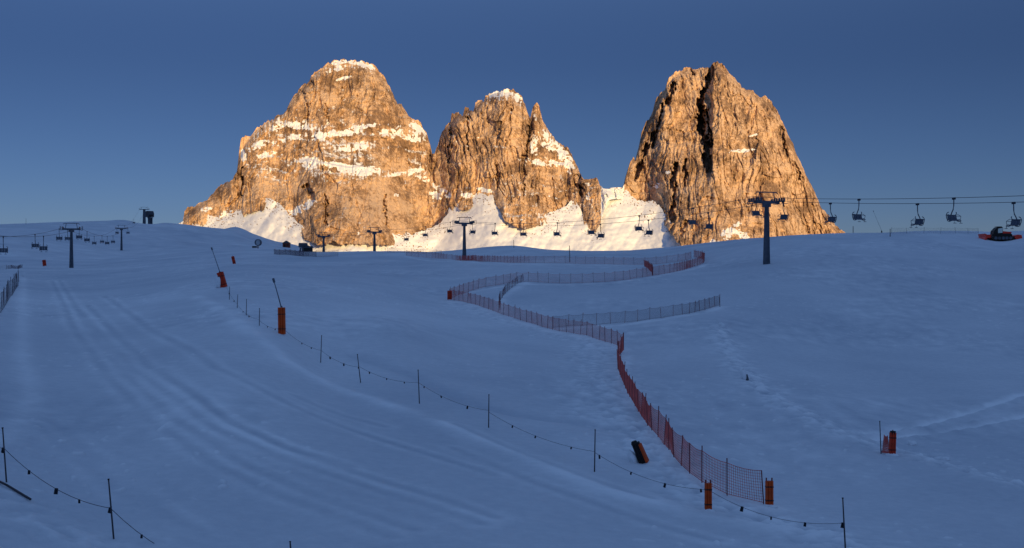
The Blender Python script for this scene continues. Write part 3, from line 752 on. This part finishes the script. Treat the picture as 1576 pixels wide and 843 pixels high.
# ------------------------------------------------------------------ chairlift on the left
A2 = Vector((-131.2, 368.0)); D2 = Vector((-.2553, .9669)); N2 = Vector((.9669, .2553)); H2 = math.atan2(-D2.x, D2.y)
def px_of(tm): p = A2+D2*tm; return CX+F*p.x/p.y
def tm_for(px, o=A2): k = (px-CX)/F; return (k*o.y-o.x)/(D2.x-k*D2.y)
t2 = tm_for(187)
PY_L = []
for tm, ytop, lab in ((-190, None, 'left lift pylon nearest the viewpoint, beyond the left edge'), (0, 352.5, 'tall dark lift pylon on the left slope, nearest of the left line'),
                      (t2, 351.5, 'thinner second pylon of the left lift, further up the slope')):
    p = A2+D2*tm; g = on(p.x, p.y); zt = z_at(ytop, p.y) if ytop else 5.6
    PY_L.append((tm, zt)); pylon('lift_pylon', lab, g, H2, zt-g.z, 'pylons of the left hand chairlift')
t3 = 640.0; p3 = A2+D2*t3; p3.x = (222-CX)/F*p3.y; g3 = on(p3.x, p3.y)
zt3 = z_at(322, p3.y); PY_L.append((t3-8, zt3))
pylon('lift_pylon', 'stout dark pylon on the left skyline beside the top station', g3, H2, zt3-g3.z, 'pylons of the left hand chairlift', half=3.2, r0=1.3, r1=1.0)
gs = on((229.5-CX)/F*(p3.y+6), p3.y+6)
station('lift_station', 'dark boxy top station beside the pylon on the left skyline', gs, H2+.5, 5.5, 6, z_at(324, p3.y)-gs.z)
def rope_z2(tm):
    for (t0, z0), (t1, z1) in zip(PY_L[:-1], PY_L[1:]):
        if t0 <= tm <= t1:
            u = (tm-t0)/(t1-t0); return z0+(z1-z0)*u-4*(t1-t0)**2*.00004*u*(1-u)+.5
    return PY_L[-1][1] if tm > 0 else PY_L[0][1]
end2 = Vector((p3.x, p3.y))
def l2(tm, s):
    q = A2+D2*tm+N2*(s*GAUGE)
    return q
for s, lab in ((-1, 'left haul rope of the left hand chairlift'), (1, 'right haul rope of the left hand chairlift')):
    m = MB(); P_ = []
    for k in range(110):
        tm = -190+(t3-8+190)*k/109; q = l2(tm, s); P_.append((q.x, q.y, rope_z2(tm)))
    m.tube(P_, .04, 6); tag(m.build('haul_rope', M['rope']), lab, 'cable', 'haul ropes of the left hand chairlift')
for px, s, lab in ((5, -1, 'dark lift chair cut by the left edge of the photo'), (54, -1, 'left one of two dark chairs side by side left of the near left pylon'), (67, 1, 'right one of two dark chairs side by side left of the near left pylon'),
                   (91, -1, 'chair just left of the near left pylon'), (104, -1, 'chair half behind the column of the near left pylon'), (122, 1, 'first chair right of the near left pylon'),
                   (134, 1, 'second chair right of the near left pylon'), (145, -1, 'third chair right of the near left pylon'), (157, -1, 'middle chair between the two left pylons'),
                   (165, 1, 'third chair left of the thin second left pylon'), (174, 1, 'second chair left of the thin second left pylon'), (180, -1, 'chair close to the thin second left pylon'),
                   (197, 1, 'tiny chair just above and right of the thin second left pylon'), (206, -1, 'tiny chair nearest the top station on the left skyline')):
    tm = tm_for(px, A2+N2*(s*GAUGE)); q = l2(tm, s)
    place_chair(0, 0, lab, 'chairs on the left hand chairlift', (q.x, q.y, rope_z2(tm)-.05), H2 if s > 0 else H2+math.pi)

# ------------------------------------------------------------------ snow groomer on the right skyline
g = at(1539, 370.5)
gr = thing('snow_groomer', 'red snow groomer with dark cab parked on the right skyline', 'snow groomer', g+Vector((0, 0, .1)), R(-3)); gr.scale = (57/F*g.y/8.75,)*3
for s in (-1, 1):
    m = MB(); prof = [(-2.6, .28), (-2.2, .02), (2.1, .02), (2.6, .45), (2.3, .95), (-2.2, .95), (-2.6, .7)]
    # track outline lies along local x
    m.add([(x, s*1.75-.55, z) for x, z in prof]+[(x, s*1.75+.55, z) for x, z in prof],
          [tuple(range(7)), tuple(range(13, 6, -1))]+[(i, 7+i, 7+(i+1) % 7, (i+1) % 7) for i in range(7)])
    tr = m.build('track', M['gdark'], gr)
    for k in range(5): w_ = MB(); w_.tube([(-1.7+k*.85, s*1.75-.57, .5), (-1.7+k*.85, s*1.75+.57, .5)], .36, 12); w_.build('road_wheel', M['steel'], tr)
def xprism(m, prof, y0, y1):
    n = len(prof)
    return m.add([(x, y0, z) for x, z in prof]+[(x, y1, z) for x, z in prof],
                 [tuple(range(n)), tuple(range(2*n-1, n-1, -1))]+[(i, n+i, n+(i+1) % n, (i+1) % n) for i in range(n)])
xprism(MB(), [(-2.3, .75), (2.3, .75), (2.45, 1.25), (2.2, 1.6), (-.1, 1.6), (-2.2, 1.35)], -1.25, 1.25).build('body', M['gdark'], gr)
xprism(MB(), [(.2, 1.6), (2.2, 1.6), (2.35, 1.95), (.3, 2.15)], -1.15, 1.15).build('engine_hood', M['gred'], gr)
cab = xprism(MB(), [(-1.9, 1.36), (.2, 1.62), (.35, 2.9), (.1, 3.15), (-1.0, 3.05), (-1.75, 2.25)], -1.2, 1.2).build('cab', M['gdark'], gr)
xprism(MB(), [(-.85, 1.7), (.14, 1.75), (.24, 2.9), (-.85, 2.75)], -1.26, -1.203).build('window', M['glass'], cab)
xprism(MB(), [(-1.72, 1.75), (-.95, 1.75), (-.95, 2.7), (-1.2, 2.6)], -1.26, -1.203).build('window', M['gdark'], cab)
m = MB(); m.box((-.4, 0, 3.2), (1.1, 1.8, .14)); m.build('light_bar', M['gdark'], cab)
xprism(MB(), [(-4.4, .08), (-4.15, .0), (-3.85, .25), (-3.75, .8), (-3.9, 1.35), (-4.3, 1.55), (-4.1, .9)], -2.6, 2.6).build('blade', M['gred'], gr)
m = MB(); m.box((-3.2, 0, .75), (1.6, 1.3, .3)); m.box((-3.25, -1.2, .95), (1.5, .25, .8)); m.box((-3.25, 1.2, .95), (1.5, .25, .8)); m.build('blade_frame', M['gred'], gr)
xprism(MB(), [(2.7, .45), (3.3, .1), (4.2, .05), (4.35, .5), (4.2, 1.2), (3.3, 1.3), (2.7, 1.0)], -2.3, 2.3).build('tiller', M['gred'], gr)

# ------------------------------------------------------------------ net fences
def along(path, step):
    """resample a ground polyline at even steps"""
    L_ = [0]
    for a, b in zip(path[:-1], path[1:]): L_.append(L_[-1]+(b-a).length)
    n = max(2, int(L_[-1]/step+.5)+1); out = []
    for k in range(n):
        d = L_[-1]*k/(n-1); i = max(j for j in range(len(L_)) if L_[j] <= d+1e-6); i = min(i, len(path)-2)
        u = (d-L_[i])/max(L_[i+1]-L_[i], 1e-6); out.append(path[i].lerp(path[i+1], u))
    return out
def smooth_path(P_):
    out = []
    for i in range(len(P_)-1):
        p0, p1, p2, p3_ = P_[max(i-1, 0)], P_[i], P_[i+1], P_[min(i+2, len(P_)-1)]
        for k in range(6):
            u = k/6; out.append(.5*((2*p1)+(p2-p0)*u+(2*p0-5*p1+4*p2-p3_)*u*u+(3*p1-p0-3*p2+p3_)*u**3))
    return out+[P_[-1]]
def net_fence(label, pix, step=3.0, h=1.45, netm='net', postm='post', cell=.14, r=.0066, pr=.03, name='net_fence', thick=1.0):
    P_ = smooth_path([Vector((q.x, q.y, 0)) for q in (at(*p) for p in pix)])
    step = max(step, sum((b_-a_).length for a_, b_ in zip(P_[:-1], P_[1:]))/96)
    P_ = along(P_, step)
    b = [on(p.x, p.y) for p in P_]
    t = thing(name, label, 'fence', b[0])
    o = b[0]; rnd = random.Random(len(label))
    tops = []
    for q in b[:100]:
        m = MB(); lx, ly = rnd.uniform(-.15, .15), rnd.uniform(-.12, .12); hh = h*rnd.uniform(.98, 1.2)
        m.tube([q-o-Vector((0, 0, .3)), q-o+Vector((lx, ly, hh))], pr, 6); m.build('post', M[postm], t); tops.append(Vector((lx, ly, hh)))
    m = MB(); nrow = max(4, int(h/cell))
    for k, (q0, q1) in enumerate(zip(b[:-1], b[1:])):
        d = q1-q0; n = max(3, int(d.length/cell)); nn = Vector((-d.y, d.x, 0)).normalized()*r
        def pt(u, v):
            sag = 4*u*(1-u)*.10*h*(.4+v*.6)*(1 if v > .01 else 0)*(.5+rnd_seg)
            base = q0.lerp(q1, u)-o; lean = tops[k].lerp(tops[k+1], u)
            return base+Vector((lean.x*v, lean.y*v, .08+v*(h*.97)-sag))
        rnd_seg = rnd.random()*.6
        for j in range(nrow+1):
            v = j/nrow; rr_ = r*(2.2 if j in (0, nrow) else 1)
            for i in range(4):
                a, c = pt(i/4, v), pt((i+1)/4, v); up = Vector((0, 0, rr_))
                m.add([a-up+nn, c-up+nn, c+up+nn, a+up+nn, a-up-nn, c-up-nn, c+up-nn, a+up-nn], [(0, 1, 2, 3), (7, 6, 5, 4), (3, 2, 6, 7), (4, 5, 1, 0)])
        for i in range(1, n):
            u = i/n; sx_ = d.normalized()*r
            a, c = pt(u, 0), pt(u, 1)
            m.add([a-sx_+nn, a+sx_+nn, c+sx_+nn, c-sx_+nn, a-sx_-nn, a+sx_-nn, c+sx_-nn, c-sx_-nn], [(0, 1, 2, 3), (7, 6, 5, 4), (1, 5, 6, 2), (4, 0, 3, 7)])
    m.build('net', M[netm], t)
    return t, b
net_fence('red net fence curving uphill from the padded end to the sharp bend', [(1176,776),(1130,765),(1103,755),(1078,741),(1060,728),(1040,706),(1020,682),(1000,657),(984,634),(970,612),(958,588),(951,565),(952,550),(960,538)], 2.2, 1.55, cell=.13, r=.0066)
net_fence('red net fence running left from the sharp bend to the red pad', [(960,537),(940,528),(910,519),(880,513),(850,507),(820,498),(790,489),(770,482),(740,472),(712,464),(692,461)], 1.9, 1.5, 'netmauve', r=.0066)
net_fence('net fence crossing from the red pad to the short red return', [(694,459),(712,452),(740,443),(770,438),(800,433),(840,435),(870,436),(900,435),(940,433),(975,429),(1004,424)], 1.9, 1.5, 'netmauve', r=.0066)
net_fence('short reddish net fence joining the two upper runs', [(1005,424),(1003,419),(998,414),(992,410)], 2.2, 1.4, 'netmauve', r=.006)
net_fence('red net fence sweeping up to the far rounded bend', [(1004,424),(1030,420),(1050,416),(1066,411),(1078,407),(1084,403),(1080,398),(1068,396)], 2.0, 1.55, 'netmauve', r=.0066)
net_fence('long far net fence lying along below the snow crest', [(1064,398),(1040,403),(1000,407),(960,407),(920,406),(870,405),(820,404.5),(780,404),(740,402.5),(700,400),(660,397),(625,393)], 2.4, 1.5, 'netmauve', r=.007)
net_fence('dark net fence curling round the inner snow field', [(806,432),(795,438),(784,446),(775,455),(769,466),(769,478)], 2.8, 1.2, 'netdark', cell=.2, r=.004)
net_fence('net fence running right across the slope to a lone tall post', [(852,504),(880,501),(915,500),(950,498),(985,494),(1020,489),(1050,484),(1080,478),(1108,470)], 1.8, 1.35, 'netdark', r=.0066)
net_fence('low dark net fence on the crest below the left peak', [(422,391),(450,393),(485,395),(520,394)], 7, 1.6, 'netdark', 'pole', cell=.22, r=.012)
net_fence('dark net fence on the far crest left of the second lift pylon', [(596,388),(620,389),(650,390),(680,391)], 4, 1.3, 'netdark', 'post', cell=.25, r=.007)
net_fence('faint post and net fence along the right skyline', [(1372,359),(1400,359),(1440,359),(1480,359),(1506,359)], 4.5, 1.2, 'netdark', 'pole', cell=.2, r=.004)
net_fence('dark net fence at the left edge of the piste', [(28,440),(22,449),(15,459),(6,474),(-6,492)], 4.0, 2.0, 'netdark', 'pole', cell=1.2, r=.006, pr=.028)
net_fence('dark net fence across the slope at the far left edge', [(-40,415),(-10,415),(12,414),(34,412)], 5.0, .9, 'netdark', 'pole', cell=.25, r=.005)

def snow_lump(parent, c, s, seed, name='snow_cap'):
    import bmesh
    bm = bmesh.new(); bmesh.ops.create_icosphere(bm, subdivisions=3, radius=1)
    for v in bm.verts:
        p = v.co; n = float(noise(p.x*1.7+seed, p.y*1.7+p.z*1.3, 5))*.3
        v.co = Vector((p.x*s[0], p.y*s[1], p.z*s[2]))*(1+n)
    me = bpy.data.meshes.new(name); bm.to_mesh(me); bm.free()
    me.polygons.foreach_set('use_smooth', np.ones(len(me.polygons), bool)); me.materials.append(M['snowlump'])
    o = bpy.data.objects.new(name, me); C.objects.link(o); o.location = c
    if parent is not None: o.parent = parent
    return o
M['snowlump'] = mat('loose_snow', (.86, .88, .90), .8, .06, 4, bump=.2, spec=.1)
# ------------------------------------------------------------------ padded posts and snow lances
def pad_mesh(w_, d_, h_, ribs=3, tap=.94):
    m = MB(); n = ribs
    for k in range(n):
        m.box((-w_/2+w_/n*(k+.5), 0, h_/2), (w_/n*.985, d_*(1 if k % 2 else .93), h_), None, tap, w_/n*.3)
    return m
def padded_post(label, px, py, hpx, wpx, material='pad', lean=(0, 0), posts=2, cat='padded post', group='padded posts', rz=0, cap=True, yover=None):
    g = at(px, py); Y = g.y; h = hpx/F*Y; w_ = wpx/F*Y
    t = thing('padded_post', label, cat, g, rz, group); t.rotation_euler = (lean[0], lean[1], rz)
    pad_mesh(w_, w_*.7, h*.93).build('pad', M[material], t)
    for k in range(posts):
        x = 0 if posts == 1 else -w_*.36+w_*.72*k/(posts-1)
        m = MB(); m.tube([(x, w_*.1, -.3), (x, w_*.1, h*1.04)], .035, 8); m.build('post', M['post'], t)
    for z in (.22, .72):
        m = MB(); m.box((0, 0, h*z), (w_*1.0, w_*.72, .05)); m.build('strap', M['padblack'], t)
    sl = snow_lump(t, (0, -.02, -.02), (w_*.95, w_*.8, h*.10), px); sl.name = 'snow_drift'
    return t, h, w_
padded_post('orange padded post in front of the near net fence beside the marker rope', 1090, 786, 46, 11, posts=2)
padded_post('orange padded end post closing the near net fence', 1184, 779, 42, 12, posts=2)
padded_post('red padded post at the leftmost corner of the net fence', 692, 462, 16, 7, 'padred', posts=1)
t_, h_, w__ = padded_post('red padded post with dark top beside a tall pole on the right slope', 1373, 700, 37, 10, 'padred', posts=1, lean=(0, R(2)))
m = MB(); m.box((0, 0, h_*.93), (w__*.8, w__*.6, h_*.14), bev=.05); m.build('cap', M['padblack'], t_)
padded_post('tiny dark red padded post on the far left slope', 69, 410, 11, 5, 'padred', posts=1, lean=(0, R(-8)))
padded_post('tiny red padded post beside a dark hut on the far crest', 361, 407, 14, 4.5, 'padred', posts=1, lean=(R(4), R(-12)))
net_fence('short red net panel between the tall pole and the red pad on the right', [(1357,697),(1364,698),(1370,699)], .6, 1.05, cell=.1, r=.018, pr=.009)

# leaning orange pad half buried in snow
g = at(990, 712); Y = g.y
t = thing('fallen_pad', 'leaning dark pad with red brown edge, half covered with snow beside the rope', 'safety pad', g); t.rotation_euler = (R(8), R(-20), R(-20))
pad_mesh(.40, .40, 1.15).build('pad', M['padblack'], t)
m = MB(); m.box((.235, -.03, .52), (.13, .46, 1.04), Matrix.Rotation(R(-2), 3, 'Y'), .85, .04); m.build('edge_strip', M['pad'], t)
m = MB(); m.box((-.06, 0, 1.18), (.36, .38, .16), None, .7, .1); m.build('cover', M['padblack'], t)
snow_lump(t, (-.46, -.02, .35), (.22, .34, .5), 3)

def lance(label, base_px, base_py, pad_h, pad_w, tip_px, tip_py, lean=(0, 0), material='pad', mr=.05):
    g = at(base_px, base_py); Y = g.y
    t = thing('snow_lance', label, 'snow lance', g, 0, 'snow lances along the piste')
    h = pad_h/F*Y; w_ = pad_w/F*Y
    pd = pad_mesh(w_, w_*.75, h).build('pad', M[material], t); pd.rotation_euler = (lean[0], lean[1], 0)
    for z in (.2, .75):
        m = MB(); m.box((0, 0, h*z), (w_*1.01, w_*.78, .06)); m.build('strap', M['padblack'], pd)
    tip = Vector(((tip_px-CX)/F*Y, Y+.4, (CY-tip_py)/F*Y))-g
    top_ = Vector((math.sin(lean[1])*h, -math.sin(lean[0])*h, h*math.cos(lean[1])))
    m = MB(); m.tube([top_*.02-Vector((0, 0, .3)), top_*1.06], .07, 8); m.build('base_post', M['steel'], t)
    m = MB(); m.tube([top_*.96, top_.lerp(tip, .45), tip], mr, 8, mr*.6); m.build('mast', M['steel'], t)
    d = (tip-top_).normalized()
    m = MB(); m.tube([tip-d*.14, tip+d*.2], mr*2, 10); m.build('nozzle_head', M['steel'], t)
    return t
lance('orange padded snow lance by the marker rope, its mast leaning left', 434, 514, 41, 11, 420, 432, (0, R(-1)))
t_ = lance('red padded snow lance further up the rope with a long leaning mast', 345, 442, 24, 10, 325, 383, (R(3), R(-15)), 'padred')
m = MB(); m.box((-.42, 0, 1.75), (.5, .42, .35), None, .8, .08); m.build('cap', M['padblack'], t_)
snow_lump(t_, (-.75, -.1, .75), (.42, .4, .95), 8)
lance('thin tall lance mast leaning left on the right skyline', 1357, 358, 3, 1.6, 1345, 325, (0, 0), 'padblack', .03)

# snow caked stump and lumps
g = at(1148, 585)
t = thing('marker_stump', 'small dark stump crusted with snow on the right slope', 'marker stump', g); t.rotation_euler = (0, R(-16), 0)
m = MB(); m.tube([(0, 0, -.3), (.02, 0, .6), (.0, 0, .98)], .11, 9, .06); m.build('stump', M['pole'], t)
m = MB(); m.box((.16, 0, .2), (.2, .2, .5), bev=.05); m.build('foot', M['steel'], t)
snow_lump(t, (-.12, -.14, .55), (.24, .2, .46), 12)
g = at(1110, 503); o = snow_lump(None, g+Vector((0, 0, .1)), (.45, .4, .38), 21, 'snow_block'); tag(o, 'single white lump of snow below the lone tall fence post', 'snow lump')
for px, py, s, lab in ((1404, 684, .28, 'small snow block right of the red pad on the right slope'), (1455, 708, .24, 'small snow block on the bank right of the red pad')):
    g = at(px, py); o = snow_lump(None, g+Vector((0, 0, .05)), (s, s*.8, s*.7), px, 'snow_block'); tag(o, lab, 'snow lump')

# ------------------------------------------------------------------ marker poles and ropes with flags
def marker_pole(label, px0, py0, px1, py1, r=.032, Y=None, group='marker poles', extra=0):
    """a pole from its foot to its tip as seen in the photograph"""
    g = at(px0, py0) if Y is None else ray(px0, py0, Y)
    tip = Vector(((px1-CX)/F*g.y, g.y, (CY-py1)/F*g.y))
    t = thing('marker_pole', label, 'marker pole', g, 0, group)
    d = tip-g
    m = MB(); m.tube([-d.normalized()*.35, d*.5, d], r, 8, r*.75); m.build('shaft', M['pole'], t)
    m = MB(); m.tube([d*.985, d*1.005], r*1.15, 8); m.build('tip', M['padblack'], t)
    return g, d
poles = {}
for key, lab, a in (
  ('p1300', 'tall thin pole at the lower right end of the marker rope', (1301, 843, 1297, 766)),
  ('p915', 'marker pole left of the leaning dark pad', (915, 726, 916, 661)),
  ('p752', 'marker pole second to the left of the leaning dark pad on the centre rope', (752, 658, 752.5, 607)),
  ('p644', 'marker pole third to the left of the leaning dark pad', (645.5, 621, 643.5, 569)),
  ('p553', 'slightly tilted marker pole second to the right of the orange padded lance', (555, 589, 550, 545)),
  ('p494', 'marker pole next to the right of the orange padded lance', (493.5, 558, 495, 516)),
  ('p399', 'thin marker pole just left of the orange padded lance', (399, 501, 399.5, 474)),
  ('p379', 'thin marker pole midway between the two padded lances', (379, 485, 379.5, 460)),
  ('p366', 'thin marker pole nearer the red padded lance', (365, 474, 366, 453)),
  ('p353', 'thin marker pole right at the foot of the red padded lance', (353, 461, 353.5, 441)),
  ('p8', 'dark pole at the left edge of the foreground', (10, 742, 4, 658)),
  ('p170', 'dark foreground pole near the lower left corner', (175, 829, 167, 737)),
  ('p1355', 'tall pole left of the red pad on the right slope', (1356, 698, 1354, 648)),
  ('p447', 'tip of a pole rising over the bottom edge', (449, 870, 446.5, 833)),
  ('p29', 'thin pole above the left end of the piste', (29, 434, 28, 411)),
  ('p1376', 'short dark post alone on the right skyline', (1370, 364, 1370, 352)),
  ('p878', 'dark post standing in the far net fence before the sunlit snow', (877, 403, 876.5, 378)),
  ('p1108', 'lone tall post at the right end of the net fence', (1108, 472, 1107, 457)),
  ('p40', 'stubby post on the left skyline', (40, 345, 40, 336)),
  ('p791', 'short post on the crest below the middle peak', (791, 381, 790.5, 369)),
  ('p1313', 'short dark post on the skyline near the right rock tower', (1313, 358, 1313, 348))):
    poles[key] = marker_pole(lab, *a, r=.034 if a[1] > 430 else .09 if a[1] < 415 and a[0] != 29 else .06)
def hang(pole, f): g, d = poles[pole]; return g+d*f
def marker_rope(label, A, B, tags, sag=.22, size=.2, r=.009):
    m = MB(); P_ = []
    n = 14
    def pt(u): return A.lerp(B, u)-Vector((0, 0, 4*u*(1-u)*sag))
    m.tube([pt(k/n)-A for k in range(n+1)], r, 6)
    o = m.build('marker_rope', M['cord'], None, A); tag(o, label, 'marker rope', 'marker ropes with dark flags')
    rnd = random.Random(label)
    for u in tags:
        q = pt(u)-A; u = min(.99, max(.01, u+rnd.uniform(-.035, .035))); q = pt(u)-A; a = rnd.uniform(-.9, .9); s = size*.8*rnd.uniform(.7, 1.25)
        f = MB(); rot = Matrix.Rotation(a, 3, 'Z')@Matrix.Rotation(rnd.uniform(-.3, .3), 3, 'Y')
        f.box(q-Vector((0, 0, s*.45)), (s*.75, .05, s*1.15), rot, .85, .015); f.build('flag', M['flag'], o)
    return o
def gp(px, py, dz): g = at(px, py); return g+Vector((0, 0, dz))
pad_pt = gp(1090, 786, .95)
marker_rope('rope from the near orange post to the lower right pole, three dark flags', pad_pt, hang('p1300', .5), (.26, .50, .76, .985), .5, .2)
marker_rope('rope from the pole beside the leaning pad to the orange post', hang('p915', .46), pad_pt, (.05, .31, .63, .97), .42, .18)
marker_rope('rope between the middle pole and the pole by the leaning pad', hang('p752', .47), hang('p915', .48), (.22, .5, .78), .35, .18)
marker_rope('rope between the third pole and the middle pole of the centre line', hang('p644', .62), hang('p752', .52), (.09, .35, .72), .3, .18)
marker_rope('rope between the tilted pole and the third pole of the centre line', hang('p553', .58), hang('p644', .62), (.2, .48, .8), .3, .18)
marker_rope('rope between the pole beside the lance and the tilted pole', hang('p494', .45), hang('p553', .55), (.25, .6, .97), .25, .18)
marker_rope('rope from the orange lance down to the next pole', gp(434, 514, .55), hang('p494', .45), (.5, .75), .3, .18)
marker_rope('rope climbing from the orange lance to the thin pole on its left', hang('p399', .3), gp(434, 514, .45), (.35, .7), .25, .16)
marker_rope('rope between the two middle thin poles of the upper line', hang('p366', .25), hang('p399', .35), (.3, .6), .3, .18)
marker_rope('rope from the red lance down the thin poles', gp(347, 443, .4), hang('p366', .3), (.4, .8), .25, .18)
marker_rope('rope sagging between the two dark poles in the lower left', hang('p8', .62), hang('p170', .51), (.24, .48, .74, .975), .42, .2, .011)
marker_rope('rope running from the lower left pole out of the bottom edge', hang('p170', .5), hang('p447', .4), (.15, .3, .5, .75), 1.1, .2, .011)
marker_rope('rope on the pole at the left edge going out of the photo', gp(-60, 700, 1.2), hang('p8', .62), (.5, .99), .2, .22, .011)
# pole lying in the snow at the left edge
a, b_ = at(-25, 735), at(47, 772); a.z += .05; b_.z += .05
m = MB(); m.tube([Vector((0, 0, .10)), (b_-a)*.5+Vector((0, 0, .12)), (b_-a)+Vector((0, 0, .04))], .045, 8)
t = m.build('fallen_pole', M['pole'], None, a); tag(t, 'dark pole lying across the snow at the left edge', 'fallen pole')
# snow arch: bent pole beside the tall marker pole
g = at(916, 664+58); q = at(958, 648)

# ------------------------------------------------------------------ small buildings on the far crest
def hut(label, px, py, w_, d_, h_, wall, rz=0):
    g = at(px, py); t = thing('hut', label, 'hut', g, rz)
    m = MB(); m.box((0, 0, h_*.3), (w_, d_, h_*.6+1.2)); m.build('wall', M[wall], t)
    m = MB(); hw = w_/2+.3
    m.add([(x, y, z) for y in (-d_/2-.3, d_/2+.3) for x, z in ((-hw, h_*.6), (hw, h_*.6), (hw, h_*.66), (0, h_), (-hw, h_*.66))],
          [(0, 1, 2, 3, 4), (9, 8, 7, 6, 5)]+[(i, 5+i, 5+(i+1) % 5, (i+1) % 5) for i in range(5)]); m.build('roof', M['roof'], t)
    m = MB(); m.box((-w_*.2, -d_/2-.04, h_*.22), (w_*.25, .06, h_*.42)); m.build('door', M['gdark'], t)
    m = MB(); m.box((w_*.22, -d_/2-.04, h_*.34), (w_*.24, .06, h_*.2)); m.build('window', M['gdark'], t)
    return t
hut('small red brown hut on the far crest below the left peak', 441, 380.5, 5.2, 5, 5.2, 'wood')
hut('low dark hut on the far crest left of the smallest pylon', 474, 383, 3.2, 3, 2.2, 'gdark', .2)
# fan snow gun
g = at(397, 382)
t = thing('snow_gun', 'round fan snow gun on a stand near the far crest', 'snow gun', g, R(-18)); k = g.y/F
m = MB(); m.tube([(0, 0, -.5), (0, 0, 5*k)], 1.0*k, 10); m.build('stand', M['steel'], t)
ring = MB(); n = 20
for yy in (-1.3*k, 3.0*k): pass
prof = [(4.6*k, -1.5*k), (5.0*k, -1.5*k), (5.2*k, 3*k), (3.8*k, 3*k)]
V_ = []; Fc = []
for i in range(n):
    a = 2*math.pi*i/n
    V_ += [(math.cos(a)*r_, y_, 9*k+math.sin(a)*r_) for r_, y_ in prof]
for i in range(n):
    for j in range(4):
        Fc.append((i*4+j, i*4+(j+1) % 4, ((i+1) % n)*4+(j+1) % 4, ((i+1) % n)*4+j))
ring.add(V_, Fc); ring.build('barrel', M['steel'], t)
m = MB(); m.tube([(0, .4*k, 9*k), (0, 1.2*k, 9*k)], 4.4*k, 20); m.build('fan_disc', M['white'], t)
m = MB(); m.box((-6*k, 0, 2.2*k), (7*k, 3*k, 2.6*k), bev=.1); m.build('control_box', M['gdark'], t)
